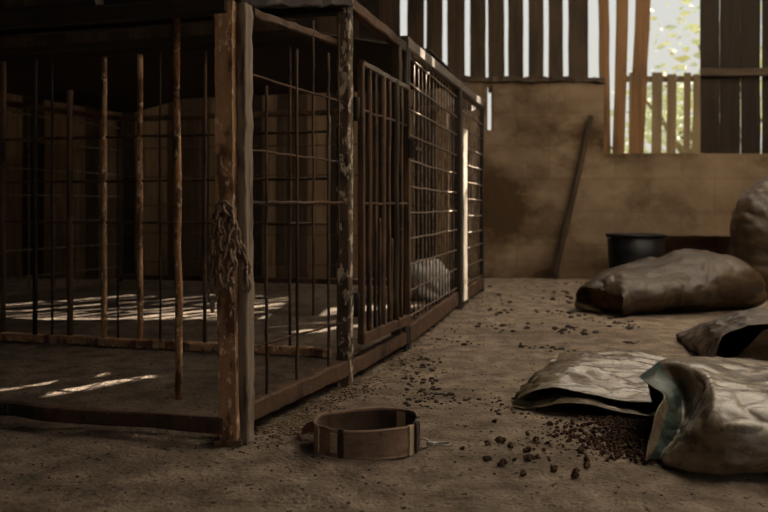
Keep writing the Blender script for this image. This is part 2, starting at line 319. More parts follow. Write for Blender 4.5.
for a, b in [(704, 723.2), (723.9, 744.4), (745, 764.5), (766.5, 786), (787, 806), (807, 826)]:
    hit = U(a) < WLX < U(b)
    plank(U(a), U(b), Zs-.05, 1.93 if hit else ZC+.02, 0, WOODDARK, BY+.06)
    if hit:
        for c0, c1 in ((U(a), WLX-.013), (WLX+.013, U(b))): plank(c0, c1, 1.94, ZC+.02, 0, WOODDARK, BY+.06)
b_ = bmesh.new(); beam(b_, (U(703.5), BY+.045, Zv(71)), (BX1, BY+.045, Zv(71)), .03, .05, .004, 14); link('ledger', b_, WOODX, wall_back)
b_ = bmesh.new(); beam(b_, (WX0+.002, BY+.047, Zs-.008), (U(703.5), BY+.047, Zs-.008), .10, .022, .002, 12); link('sill', b_, PLASTER, wall_back)
for u_ in (446, 489, 529): plank(U(u_)+.217-.035, U(u_)+.217+.035, 1.15, ZC+.02, 0, WOODV, BY+.105+.1755)     # added outer boards, hidden, blocking the sun at some slits
b_ = bmesh.new(); beam(b_, (.1, BY+.03, Zl-.012), (WX0+.005, BY+.03, Zl-.012), .09, .035, .006, 40); link('ledge', b_, WOODX, wall_back)
# side walls and front wall with an unseen opening added to let light in
bm = bmesh.new(); plate(bm, rect(FY-.1, -.08, BY+.09, ZC), [], lambda a, b, d: V((BX0-d, a, b)), .09); link('wall_left', bm, PLASTER, None, False, 'structure')
bm = bmesh.new(); plate(bm, rect(FY-.1, -.08, BY+.09, ZC), [], lambda a, b, d: V((BX1+d, a, b)), .09); link('wall_right', bm, PLASTER, None, False, 'structure')
bm = bmesh.new(); plate(bm, rect(BX0, 0, OPEN_X, ZC), [], lambda a, b, d: V((a, FY-d, b)), .09); link('wall_front', bm, PLASTER, None, False, 'structure')
# ceiling with unseen slots, placed to throw the wanted sun streaks
def sun_slot(p, q, z0, z1, wid):
    """slot in the ceiling through which the sun strikes the segment p(z0) - q(z1)"""
    t = math.tan(SUN_E); pts = []
    a = V((p[0], p[1]))+SUN_D.xy*((ZC-z0)/t); b = V((q[0], q[1]))+SUN_D.xy*((ZC-z1)/t)
    d = (b-a).normalized(); s = V((-d.y, d.x))*wid/2
    return [tuple(x) for x in (a-s, b-s, b+s, a+s)]
s1a, s1b = fl(22, 396), fl(157, 377); s2a, s2b = fl(-6, 391), fl(112, 374)
CR = [sun_slot(s1a, s1b, 0, 0, .042), sun_slot(s2a, s2b, 0, 0, .022)]
ps = P3.lerp(P4, .10)+V((.026, -.008, 0)); wl = ps+SUN_D*((BY+.06-ps.y)/SUN_D.y)            # the sun line that strikes the added strip on the mesh cage
NOTCH = sun_slot(ps, ps, .2, .78, .03)
pm = P2.lerp(P3, .83)+V((.022, 0, 0)); CR.append(sun_slot(pm, pm, .37, .62, .05))
def at_edge(q): return (q[0]+SUN_D.x*(BY+.05-q[1])/SUN_D.y, BY+.05)
NP = [at_edge(NOTCH[2]), NOTCH[2], NOTCH[1], at_edge(NOTCH[1])]
bm = bmesh.new(); plate(bm, [(BX0-.1, FY-.1), (BX1+.1, FY-.1), (BX1+.1, BY+.05)]+NP+[(BX0-.1, BY+.05)], [rect(PX0, PY0, PX1, PY1)]+CR[2:], lambda a, b, d: V((a, b, ZC+d)), .012); link('ceiling', bm, ROOFING, None, False, 'structure')
bm = bmesh.new(); plate(bm, rect(PX0-.03, PY0-.03, PX1+.03, PY1+.03), CR[:2], lambda a, b, d: V((a, b, ZC+.014+d)), .003); link('ceiling_light_panels', bm, MILKY, None, False, 'structure')  # added above the view as a soft light source
bm = bmesh.new()                                        # unseen eave, added to keep the sun out of the window
plate(bm, rect(1.92, BY+.05, 4.4, BY+1.30), [rect(2.12, BY+.053, 2.85, BY+.5)], lambda a, b, d: V((a, b, ZC+.0+d-.04*(b-BY))), .02); link('ceiling_sun_shield', bm, ROOFING, None, False, 'structure')  # hole lets the sun line reach the angled strip

# ------------------------------------------------------------------ outside: fence and trees
fe = thing('picket_fence', 'pale picket fence standing outside the window', 'fence', (1.9, 6.6, 0))
YF = 6.6
for a, b in [(628, 640), (650, 660), (666, 675), (682.5, 689), (691, 699.5), (706, 715), (721, 731)]:
    p, q = at(a, 150, YF), at(b, 150, YF); zt = at(0, R.uniform(72, 76), YF).z
    bm = bmesh.new(); beam(bm, ((p.x+q.x)/2, YF, -.05), ((p.x+q.x)/2+R.uniform(-.02, .02), YF, zt), q.x-p.x, .02, .002, 6, up=V((0, 1, 0))); link('picket', bm, FENCE, fe)
for v_ in (79,): bar('fence_rail', at(620, v_, YF+.03), at(745, v_, YF+.03), .03, .05, FENCE, fe)
def tree(label, x, y, h, rad, n, lsz, seed, low=.25):
    rr = random.Random(seed); t = thing('leafy_tree', label, 'tree', (x, y, 0))
    bm = bmesh.new(); tube(bm, [(x+.1*math.sin(i*1.3), y, -.05+h*.8*i/8) for i in range(9)], lambda s: .12*(1-s*.75), 8); 
    for k in range(7):
        a = rr.uniform(0, 6.28); z0 = h*rr.uniform(.25, .7); tube(bm, [(x, y, z0), (x+math.cos(a)*rad*.4, y+math.sin(a)*rad*.4, z0+.4), (x+math.cos(a)*rad*.8, y+math.sin(a)*rad*.8, z0+.7)], lambda s: .05*(1-s*.8), 6)
    link('trunk', bm, BARK, t, True)
    bm = bmesh.new()
    cl = [V((x, y, 0))+V((rr.gauss(0, rad*.45), rr.gauss(0, rad*.45), h*(low+(1-low)*rr.random()))) for _ in range(40)]
    for _ in range(n):
        c = rr.choice(cl)+V((rr.gauss(0, .22), rr.gauss(0, .22), rr.gauss(0, .2)))
        d = V((rr.gauss(0, 1), rr.gauss(0, 1), rr.gauss(0, 1))).normalized(); _, s, u = frame(d); l = lsz*rr.uniform(.6, 1.3)
        bm.faces.new([bm.verts.new(c+s*a*l+u*b*l*.5+d*e*l*.15) for a, b, e in ((-1, 0, 0), (-.2, 1, 1), (1, 0, 0), (-.2, -1, 1))])
    link('foliage', bm, LEAF, t)
tree('sparse leafy tree seen through the window above the fence', 5.6, 14.0, 4.2, 1.5, 420, .09, 3, .45)
tree('low bushy tree just beyond the picket fence', 3.6, 9.5, 1.75, 1.5, 1700, .07, 5, .02)

# ------------------------------------------------------------------ the cages
LD = V((-.966, .26, 0)).normalized()               # along the front of the cages, away from the aisle
Wd = 2.35
def up(p, z): return V((p.x, p.y, z))
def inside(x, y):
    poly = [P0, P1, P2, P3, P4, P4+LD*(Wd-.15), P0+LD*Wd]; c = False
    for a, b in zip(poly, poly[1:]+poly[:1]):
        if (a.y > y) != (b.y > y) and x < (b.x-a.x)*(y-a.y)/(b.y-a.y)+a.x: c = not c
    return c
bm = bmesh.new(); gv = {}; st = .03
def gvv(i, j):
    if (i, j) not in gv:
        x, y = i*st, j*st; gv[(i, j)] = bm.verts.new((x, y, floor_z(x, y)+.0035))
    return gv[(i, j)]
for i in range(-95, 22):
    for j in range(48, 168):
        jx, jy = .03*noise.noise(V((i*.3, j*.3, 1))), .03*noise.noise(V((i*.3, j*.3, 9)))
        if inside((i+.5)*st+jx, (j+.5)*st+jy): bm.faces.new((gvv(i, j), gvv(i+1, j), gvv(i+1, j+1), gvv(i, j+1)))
link('floor_cage_shade', bm, DIRTSHADE, None, True, 'structure')  # added floor layer, painted shade inside the cage outline
ca = thing('bar_cage', 'large rusty bar cage with a flaking corner post and open front bay', 'cage', P0)
# corner post: steel angle
bm = bmesh.new()
fx = LD*-1; fy = V((-LD.y, LD.x, 0)); fy = fy if fy.y > 0 else -fy
prof = [(-.017, 0), (.019, 0), (.019, .03), (.014, .03), (.014, .005), (-.017, .005)]
NZ = 60; rg = []
for i in range(NZ+1):
    z = .0+.842*i/NZ
    rg.append([bm.verts.new(P0+fx*(a+.0016*noise.noise(V((z*40, a*300, 1))))+fy*(b+.0022*noise.noise(V((z*35, b*200, 7))))+V((-.004*math.sin(z*3.2)-.008*z/.84, 0, z))) for a, b in prof])
for a, b in zip(rg, rg[1:]):
    for j in range(6): bm.faces.new((a[j], a[(j+1) % 6], b[(j+1) % 6], b[j]))
bm.faces.new(rg[0][::-1]); bm.faces.new(rg[-1])
link('corner_post', bm, RUSTPOST, ca)
bm = bmesh.new(); bx = P0+V((.0, .008, 0)); 
for i in range(5):                                  # base plate and rust scale at the foot of the post
    beam(bm, bx+V((-.024, -.012+.01*i, .002)), bx+V((.026, -.012+.01*i, .004)), .012, .008+.006*R.random(), .002, 4)
link('foot_plate', bm, RUST, ca)
wp = P0+fx*.0245+fy*.03
bar('wood_post', up(wp, .0), up(wp, .84)+V((-.004, 0, 0)), .019, .035, GREYWOOD, ca, .0013, 40, up=fy)
bar('post', up(P1, 0), up(P1, .975), .035, .032, FLAKE, ca, .0016, 30, up=fy)
bar('post', up(P2, 0), up(P2, .955), .03, .028, DARKMETAL, ca, .0012, 24, up=fy)
w2 = P1.lerp(P2, .87)
bar('wood_post', up(w2, .06), up(w2, .955), .028, .03, WOODV, ca, .0016, 24, up=fy)
L0 = P0+LD*Wd; L2 = P2+LD*Wd
bar('post', up(L0, 0), up(L0, .84), .035, .035, RUST, ca, up=fy)
bar('post', up(L2, 0), up(L2, .955), .035, .035, RUST, ca, up=fy)
# bottom rails
rz = lambda p, z: V((p.x, p.y, z))
bar('bottom_rail', rz(P0+LD*.01, .034), rz(L0, .034), .02, .028, RUST, ca, .002, 30)
bar('bottom_rail', rz(P0+fy*.02, .045), rz(P1, .047), .03, .04, RUST, ca, .0018, 20)
bar('bottom_rail', rz(P1, .042), rz(P2, .042), .03, .04, RUST, ca, .0018, 16)
bar('bottom_rail', rz(L0, .036), rz(L2, .036), .03, .03, RUST, ca)
# top rails
bar('top_rail', rz(P0, .832), rz(L0, .832), .03, .03, DARKMETAL, ca, .002, 20)
bar('roof_beam', rz(P0+fy*.015, .845), rz(P1, .968), .04, .026, DARKMETAL, ca, .003, 16)
bar('top_rail', rz(P1, .965), rz(P2, .948), .03, .03, RUST, ca, .0018, 12)
bar('top_rail', rz(L0, .832), rz(L2, .945), .03, .03, RUST, ca)
bar('diagonal_brace', rz(P0+fx*.02+fy*.06, .832), rz(P1+fx*-.02, .862), .016, .016, RUST, ca, .002, 12)
bar('cross_beam', rz(P1, .955), rz(P1+LD*Wd, .955), .035, .035, DARKMETAL, ca, .003, 16)
# front bars
f178 = fl(178.5, 413); 
rod('bar', up(f178+V((0, 0, 0)), .03), up(f178, .93)+V((-.004, 0, 0)), .0085, RUSTPOST, ca, .002)
for t in (.62, 1.05, 1.5, 1.95):
    p = P0+LD*t; rod('bar', up(p, .03), up(p, .83), .008, RUST, ca, .002)
# inner partition
Q0, Q1 = fl(330, 358.5), fl(-420, 320)
QD = (Q1-Q0).normalized()
def qx(u):                                          # point of the partition line under picture column u
    k = (u-HU)/F; t = (k*Q0.y-Q0.x)/(QD.x-k*QD.y); return Q0+QD*t
Q1 = qx(-330)
bar('partition_rail', rz(Q0, .018), rz(Q1, .018), .025, .026, RUSTPOST, ca, .002, 24)
bar('partition_rail', rz(Q0, .945), rz(Q1, .945), .022, .022, DARKMETAL, ca, .002, 24)
for i, z in enumerate((.675, .535, .40)): rod('cross_rod', rz(Q0, z), rz(Q1, z+R.uniform(-.01, .01)), .005, RUST, ca, .0015, 6, 16)
for u_, r_, z1, m_ in ((104, .0095, .945, RUSTPOST), (140, .0095, .945, RUSTPOST), (70, .0105, .83, RUST), (35, .008, .94, DARKMETAL), (3, .010, .95, RUST), (205, .006, .94, RUST), (-30, .008, .94, RUST), (-70, .008, .94, RUST), (-115, .008, .94, RUST), (-170, .008, .94, RUST), (-230, .008, .94, RUST), (290, .0045, .94, RUST), (160, .0035, .94, DARKMETAL), (52, .004, .94, DARKMETAL), (118, .0035, .68, DARKMETAL)):
    p = qx(u_); rod('bar', up(p, .02), up(p, z1), r_, m_, ca, .0012)
# side panel of thin rods between the corner posts
for t, z0, z1, r_ in ((.27, .05, .70, .0032), (.52, .05, .80, .0036), (.67, .20, .88, .003), (.82, .05, .82, .0036), (.93, .3, .9, .0025)):
    p = P0.lerp(P1, t); rod('thin_rod', up(p, z0), up(p, z1), r_, RUST, ca, .0014, 6, 14)
for z, r_ in ((.715, .0026), (.565, .0026), (.458, .004), (.17, .0026)):
    rod('thin_rod', rz(P0+fy*.03, z), rz(P1, z+R.uniform(-.01, .01)), r_, RUST, ca, .0014, 6, 14)
# gate with its own frame
g = thing('gate', 'x', 'x'); del g['label']; del g['category']; g.parent = ca; g.matrix_parent_inverse = Matrix.Translation(-P0)
G0, G1 = P1.lerp(P2, .12)+fx*.022, P1.lerp(P2, .93)+fx*.024
bar('gate_frame', rz(G0, .822), rz(G1, .815), .014, .014, STEEL, g)
bar('gate_frame', rz(G0, .11), rz(G1, .105), .02, .03, RUST, g)
for p in (G0, G1): bar('gate_frame', up(p, .1), up(p, .82), .016, .016, RUST, g, up=fy)
for t, z0, z1, r_ in ((.14, .1, .82, .007), (.27, .1, .82, .005), (.42, .1, .82, .009), (.56, .1, .82, .006), (.70, .1, .82, .012), (.85, .1, .82, .006), (.35, .1, .42, .005), (.62, .1, .36, .004)):
    p = G0.lerp(G1, t); rod('gate_bar', up(p, z0), up(p, z1), r_, RUST if t != .70 else WOODV, g, .0015)
for z in (.70, .46): rod('gate_cross_rod', rz(G0, z), rz(G1, z), .004, RUST, g)
bm = bmesh.new(); beam(bm, rz(G1+fx*.012, .60), rz(G1+fx*.012, .66), .02, .03, .001, 2); beam(bm, rz(G1+fx*.02, .63), rz(G1+fx*.02+V((.02, .05, 0)), .63), .012, .012); link('latch', bm, DARKMETAL, g)
for z in (.2, .7):
    bm = bmesh.new(); tube(bm, line(rz(G0-V((.012, .02, 0)), z-.03), rz(G0-V((.012, .02, 0)), z+.03), 3), .008, 8); link('hinge', bm, DARKMETAL, g, True)
# partial board cover over the front bay
for k in range(9):
    a = P0+LD*(.15+.26*k); b = P1+LD*(.15+.26*k)+V((0, .12, 0))
    bar('roof_board', rz(a, .856), rz(b, .99), .25, .012, ROOFING, ca, .002, 6)

cb = thing('mesh_cage', 'long wire mesh cage reaching from the bar cage to the back wall', 'cage', P2)
P2b = P2.lerp(P3, .03)
bar('post', up(P2b, .0), up(P2b, .975), .028, .028, DARKMETAL, cb, .001, 16, up=fy)
bar('post', up(P3, 0), up(P3, .985), .05, .045, DARKMETAL, cb, .001, 16, up=fy)
bar('post', up(P4, 0), up(P4, .995), .03, .03, DARKMETAL, cb, .001, 16, up=fy)
L4 = P4+LD*(Wd-.15)
bar('post', up(L4, 0), up(L4, .99), .03, .03, DARKMETAL, cb, up=fy)
p3b = V((ps.x, ps.y, 0))
bar('sun_strip', up(p3b, .03), up(p3b, .80), .044, .006, SLIM, cb, .0008, 16, up=V((.88, -.47, 0)))  # added flat strip, angled to catch the sun as a bright line
bar('top_rail', rz(P2, .965), rz(P4, 1.0), .035, .04, STEEL, cb, .001, 24)
bar('bottom_rail', rz(P2b, .045), rz(P3, .048), .03, .06, RUST, cb, .0015, 20)
bar('bottom_rail', rz(P3, .045), rz(P4, .045), .03, .06, RUST, cb, .0015, 16)
bar('top_rail', rz(P4, .985), rz(L4, .985), .03, .03, RUST, cb)
bar('bottom_rail', rz(P4, .03), rz(L4, .03), .03, .03, RUST, cb)
bar('top_rail', rz(L2, .95), rz(L4, .985), .03, .03, RUST, cb)
def mesh_panel(p, q, z0, z1, nv_, zs, r_=.0028, m=WIRE):
    bm = bmesh.new()
    for i in range(1, nv_): a = p.lerp(q, i/nv_); tube(bm, line(up(a, z0), up(a, z1), 6, .0015), r_*.9, 6)
    for z in zs: tube(bm, line(rz(p, z)+fx*r_*1.8, rz(q, z+R.uniform(-.006, .006))+fx*r_*1.8, 10, .002), r_*1.15, 6)
    return link('mesh_panel', bm, m, cb, True)
mesh_panel(P2b, P3, .06, .96, 15, [.10+.083*i for i in range(11)])
mesh_panel(P3, P4, .06, .97, 10, [.09+.08*i for i in range(12)])
mesh_panel(L2, L4, .02, .97, 10, [.09+.14*i for i in range(7)], .004)
mesh_panel(P4+LD*.05, L4, .02, .98, 16, [.12+.17*i for i in range(6)], .003, RUST)
bm = bmesh.new(); tl = [P2+LD*.35, P2.lerp(P4, .24), P2.lerp(P4, .74), P2.lerp(P4, .74)+LD*1.5, L4+LD*-.1, L4, L2.lerp(L4, .02)]
plate(bm, [(p.x, p.y) for p in tl], [], lambda a, b, d: V((a, b, 1.022+d)), .006); link('roof_sheet', bm, ROOFING, cb)

# ------------------------------------------------------------------ chain on the corner post
ch = thing('chain', 'corroded chain looped and hanging on the rusty corner post', 'chain', P0+V((-.01, -.03, .3)))
def chain_along(pts, step=.0175):
    pts = [V(p) for p in pts]; n = len(pts); L_ = []; 
    fine = [catmull(pts, i/200) for i in range(201)]; acc = 0; last = fine[0]; L_ = [last]
    for p in fine[1:]:
        if (p-L_[-1]).length >= step: L_.append(p)
    for i in range(len(L_)-1):
        a, b = L_[i], L_[i+1]; d, s, u = frame(b-a, V((0, 1, 0))); 
        ang = (math.pi/2*(i % 2))+R.uniform(-.5, .5); s2 = s*math.cos(ang)+u*math.sin(ang)
        c = (a+b)/2; la, lb = step*.78, step*.46
        bm = bmesh.new(); tube(bm, [c+d*math.cos(t)*la*(1 if abs(math.cos(t)) < .9 else .95)+s2*math.sin(t)*lb for t in (2*math.pi*k/14 for k in range(14))], .0031, 6, closed=True); link('chain_link', bm, CHAIN, ch, True)
yf = P0.y-.010
A = lambda u, v, dy=0.0: at(u, v, yf+dy)
chain_along([A(226, 204, -.004), A(219, 208), A(214, 220, .01), A(218, 228, .005), A(213, 240, .01), A(212, 262, .01), A(214, 285, .012), A(212, 300, .012), A(213, 314, .014)])
chain_along([A(226, 206, -.006), A(231, 212, -.008), A(233, 226, -.01), A(230, 244, -.01), A(233, 262, -.01), A(229, 280, -.008), A(232, 300, -.008)])
chain_along([A(222, 211, -.006), A(220, 226, -.008), A(223, 246, -.01), A(219, 266, -.008), A(223, 286, -.008)])
chain_along([A(234, 228, -.008), A(240, 246, .0), A(246, 262, .012), A(247, 280, .016), A(246, 295, .018)])

# ------------------------------------------------------------------ collar
cc = V(((366-HU)/F*1.51, 1.512, 0))
co = thing('dog_collar', 'worn brown leather dog collar with clip lying on the dirt', 'collar', cc)
RX, RY, ZH = .098, .083, .050
def ring_pt(a, k=0.0):
    n = 2.6
    c, s = math.cos(a), math.sin(a)
    x = math.copysign(abs(c)**(2/n), c)*(RX+k); y = math.copysign(abs(s)**(2/n), s)*(RY+k)
    y += .006*math.sin(2*a+.6); return cc+V((x, y, 0))
def band(name, a0, a1, k0, k1, z0, z1, m, parent, n=64, wavy=.0012):
    bm = bmesh.new(); rows = []; closed = abs(a1-a0-2*math.pi) < 1e-4
    for i in range(n if closed else n+1):
        a = a0+(a1-a0)*i/n; wz = wavy*math.sin(a*5+1)+.003*math.sin(a+2)
        r = []
        for k, z in ((k0, z0), (k1, z0), (k1+.0006, (z0+z1)/2), (k1, z1-.001), (k1-.0008, z1), (k0+.0008, z1), (k0, z1-.001)):
            p = ring_pt(a, k); r.append(bm.verts.new((p.x, p.y, z+(wz if z > .01 else 0))))
        rows.append(r)
    prs = list(zip(rows, rows[1:]))+([(rows[-1], rows[0])] if closed else [])
    for a_, b_ in prs:
        for j in range(7): bm.faces.new((a_[j], a_[(j+1) % 7], b_[(j+1) % 7], b_[j]))
    if not closed: bm.faces.new(rows[0][::-1]); bm.faces.new(rows[-1])
    return link(name, bm, m, parent, False)
D = math.radians
bd = band('strap', 0, 2*math.pi, -.003, .0, .001, ZH, LEATHER, co, 120)
band('lining', D(10), D(225), -.0048, -.003, .004, ZH-.003, LEATHERIN, co, 60)
band('edge_binding', 0, 2*math.pi, -.0036, .0010, ZH-.004, ZH+.001, LEATHER, co, 120)
band('edge_binding', 0, 2*math.pi, -.0036, .0012, .0, .004, LEATHER, co, 120)
band('hide_patch', D(237), D(246), .0, .0022, .008, ZH-.006, TAN, co, 6)['label'] = 'pale tan hide patch'
band('keeper', D(247.5), D(253), -.004, .0035, .0, ZH+.003, BLACKSTRAP, co, 6)
band('keeper', D(205), D(215), -.005, .0025, .002, ZH-.001, TAN, co, 8)
band('keeper', D(318), D(325), -.004, .003, .0, ZH+.002, TAN, co, 6)
band('keeper', D(332), D(342), -.004, .0045, .0, ZH+.003, BLACKSTRAP, co, 8)
band('keeper', D(349), D(357), -.004, .0045, .0, ZH+.003, BLACKSTRAP, co, 8)
band('buckle', D(342.5), D(348.5), -.004, .0055, .002, ZH+.003, NICKEL, co, 8)
band('hide_patch', D(40), D(56), -.0056, -.0046, .006, ZH-.004, TAN, co, 8)
# strap tail at the left side
bm = bmesh.new(); a = ring_pt(D(170), .0); pts = [a+V((0, 0, .028)), a+V((-.016, .012, .024)), a+V((-.028, .03, .012)), a+V((-.033, .055, .005))]
rw = [catmull(pts, i/12) for i in range(13)]
vs = [[bm.verts.new(p+V((0, 0, dz))+V((dx, 0, 0))) for dz, dx in ((-.012*(1-i/20), 0), (.012*(1-i/20), 0), (.012*(1-i/20), .003), (-.012*(1-i/20), .003))] for i, p in enumerate(rw)]
for v_ in vs:
    for q in v_: q.co.z = max(q.co.z, .001)
for a_, b_ in zip(vs, vs[1:]):
    for j in range(4): bm.faces.new((a_[j], a_[(j+1) % 4], b_[(j+1) % 4], b_[j]))
bm.faces.new(vs[0][::-1]); bm.faces.new(vs[-1]); link('strap_tail', bm, LEATHER, co)
# clip: D ring, swivel and snap hook on the dirt
def loop(c, d, la, lb, tilt=0.0, n=20): 
    d = V(d).normalized(); s = V((-d.y, d.x, tilt)).normalized(); return [c+d*math.cos(t)*la+s*math.sin(t)*lb for t in (2*math.pi*k/n for k in range(n))]
cp = fl(421, 443, .008); ce = fl(449, 444, .006); cd = (ce-cp)
sn = thing('clip', 'x', 'x'); del sn['label']; del sn['category']; sn.parent = co; sn.matrix_parent_inverse = Matrix.Translation(-cc)
bm = bmesh.new(); tube(bm, loop(cp+cd*.08, cd, .011, .010, .9), .0017, 6, closed=True); link('d_ring', bm, NICKEL, sn, True)
bm = bmesh.new(); tube(bm, line(cp+cd*.2, cp+cd*.5, 4), lambda t: .0042-.0015*t, 8); tube(bm, loop(cp+cd*.36, cd, .009, .006, .3), .0014, 6, closed=True); link('swivel', bm, NICKEL, sn, True)
bm = bmesh.new(); tube(bm, loop(cp+cd*.76, cd, .015, .0075, .12), .0021, 6, closed=True); link('snap_hook', bm, NICKEL, sn, True)

# ------------------------------------------------------------------ sacks
def Fz(u, v, z): return fl(u, v, z)
# flattened sack with its mouth towards the lens
r0 = [at(513, 403.5, 1.80), at(532, 392, 1.79), at(556, 388, 1.79), at(585, 393, 1.77), at(618, 400, 1.755), at(650, 403, 1.74), at(668, 408, 1.73),
      fl(672, 417, .004), fl(652, 417, .004), fl(620, 413, .012), fl(592, 405.5, .027), fl(566, 402, .030), fl(543, 406.5, .012), fl(524, 408.5, .003)]
def back(u0, v0, u1, v1, hs, n=7, zlow=.004, bulge=None):
    return None
r1 = [at(521, 391, 1.90), at(536, 380, 1.91), at(560, 372.5, 1.90), at(590, 377, 1.88), at(622, 384, 1.86), at(655, 386, 1.85), at(690, 393, 1.84),
      V((.70, 1.80, .004)), V((.62, 1.80, .004)), V((.54, 1.82, .005)), V((.48, 1.84, .022)), V((.42, 1.86, .022)), V((.37, 1.88, .005)), V((.34, 1.89, .003))]
r2 = [at(533, 380, 2.02), at(546, 369, 2.05), at(572, 361, 2.05), at(600, 361, 2.04), at(630, 365, 2.02), at(660, 371, 2.0), at(695, 379, 1.98),
      V((.78, 1.95, .004)), V((.68, 1.95, .004)), V((.61, 1.95, .005)), V((.55, 1.96, .008)), V((.49, 1.98, .008)), V((.43, 2.0, .005)), V((.395, 2.01, .003))]
r3 = [at(545, 370, 2.20), at(560, 361, 2.23), at(580, 355, 2.25), at(605, 351.5, 2.24), at(632, 354, 2.22), at(662, 360, 2.2), at(695, 370, 2.15),
      V((.85, 2.1, .004)), V((.75, 2.12, .004)), V((.68, 2.14, .005)), V((.62, 2.15, .006)), V((.56, 2.17, .006)), V((.50, 2.18, .005)), V((.46, 2.19, .003))]
r4 = [V((.50, 2.36, .006)), V((.54, 2.38, .012)), V((.60, 2.38, .016)), V((.67, 2.37, .018)), V((.74, 2.35, .016)), V((.81, 2.32, .012)), V((.88, 2.28, .008)),
      V((.88, 2.27, .003)), V((.81, 2.31, .003)), V((.74, 2.34, .003)), V((.67, 2.36, .003)), V((.60, 2.37, .003)), V((.54, 2.37, .003)), V((.50, 2.35, .003))]
s4a = sack('feed_sack', [r0, r1, r2, r3, r4], [SACK], 'flattened pale woven sack with gaping mouth above the kibble spill', 'sack', 'feed sacks on the floor', amp=.013, sc=(5, 12, 9), seed=2.3, nu=190, nv=130, fade=.3)
# full sack in front, its folded end showing the teal print
q0 = [at(646, 462, 1.41), at(651, 434, 1.42), at(657, 411, 1.44), at(664, 396, 1.49), at(652, 386, 1.55), at(639, 377, 1.62), V((.56, 1.70, .08)), V((.58, 1.73, .03)), V((.57, 1.66, .004)), V((.53, 1.52, .004))]
q1 = [at(658, 459, 1.425), at(674, 440, 1.455), at(683, 424, 1.475), at(685, 400, 1.52), at(676, 380, 1.57), at(662, 364.5, 1.62), V((.59, 1.72, .11)), V((.61, 1.76, .05)), V((.60, 1.68, .004)), V((.55, 1.53, .004))]
q2 = [at(667, 464, 1.398), at(687, 437, 1.395), at(704, 417, 1.385), at(710, 398, 1.41), at(704, 377, 1.49), at(688, 364.5, 1.585), V((.63, 1.74, .12)), V((.655, 1.78, .06)), V((.64, 1.68, .004)), V((.57, 1.53, .004))]
q3 = [at(690, 470, 1.365), at(706, 449, 1.345), at(716, 424, 1.35), at(722, 398, 1.395), at(720, 380, 1.48), at(712, 368, 1.59), V((.68, 1.76, .12)), V((.70, 1.80, .06)), V((.68, 1.68, .004)), V((.59, 1.53, .004))]
q4 = [at(745, 473, 1.352), at(755, 452, 1.32), at(760, 424, 1.33), at(760, 400, 1.39), at(758, 385, 1.48), at(752, 373.5, 1.60), V((.77, 1.78, .11)), V((.79, 1.82, .05)), V((.77, 1.70, .004)), V((.68, 1.53, .004))]
q5 = [V((.74, 1.34, .01)), V((.76, 1.31, .04)), V((.77, 1.32, .085)), V((.78, 1.40, .12)), V((.79, 1.50, .13)), V((.80, 1.62, .12)), V((.89, 1.78, .10)), V((.90, 1.82, .05)), V((.88, 1.70, .004)), V((.78, 1.53, .004))]
q6 = [p+V((.20, .01, 0)) for p in q5]
q7 = [V((1.10, p.y*.9+.15, .03+.35*p.z)) for p in q5]
def teal(i, j):
    if j > .56: return 0
    lo = .055 if j < .24 else .055-.055*min(1, (j-.24)/.06)
    return 1 if lo < i < .128+.012*math.sin(j*40) else 0
s4b = sack('feed_sack', [q0, q1, q2, q3, q4, q5, q6, q7], [SACK, TEAL], 'full woven sack with a teal printed stripe inside its folded end', 'sack', 'feed sacks on the floor', amp=.009, sc=(6, 9, 10), seed=5.1, nu=190, nv=190, fade=.25, mats=teal)
# sack with a dark open mouth
m0 = [at(716, 363, 2.12), at(719, 345, 2.13), at(724, 335, 2.15), at(742, 328, 2.14), at(768, 322.5, 2.12), at(800, 322, 2.1), at(830, 340, 2.06), at(820, 352, 2.04), at(795, 345, 2.03), at(768, 329.5, 2.03), at(748, 346, 2.06), at(730, 362, 2.10)]
m1 = [at(700, 352, 2.30), at(704, 338, 2.30), at(714, 326, 2.30), at(738, 316, 2.30), at(768, 313, 2.30), at(805, 314, 2.30), at(850, 340, 2.3), V((1.3, 2.12, .03)), V((1.2, 2.06, .02)), V((1.08, 2.06, .008)), V((.98, 2.10, .004)), V((.92, 2.16, .004))]
m2 = [at(690, 343, 2.50), at(696, 334, 2.50), at(712, 323, 2.50), at(738, 313, 2.50), at(770, 310, 2.50), at(805, 312, 2.50), at(850, 330, 2.5), V((1.42, 2.4, .03)), V((1.3, 2.35, .01)), V((1.15, 2.32, .006)), V((1.05, 2.34, .004)), V((.96, 2.4, .004))]
m3 = [V((.99, 2.72, .02)), V((1.03, 2.74, .03)), V((1.1, 2.75, .05)), V((1.18, 2.75, .06)), V((1.27, 2.75, .06)), V((1.37, 2.74, .05)), V((1.44, 2.72, .03)), V((1.44, 2.70, .01)), V((1.35, 2.70, .005)), V((1.22, 2.70, .004)), V((1.1, 2.70, .004)), V((1.0, 2.70, .004))]
sack('feed_sack', [m0, m1, m2, m3], [SACKDIM], 'grey brown sack with a wide dark open mouth behind the two front sacks', 'sack', 'feed sacks on the floor', amp=.013, sc=(7, 9, 10), seed=8.2, nu=150, nv=110, fade=.3)
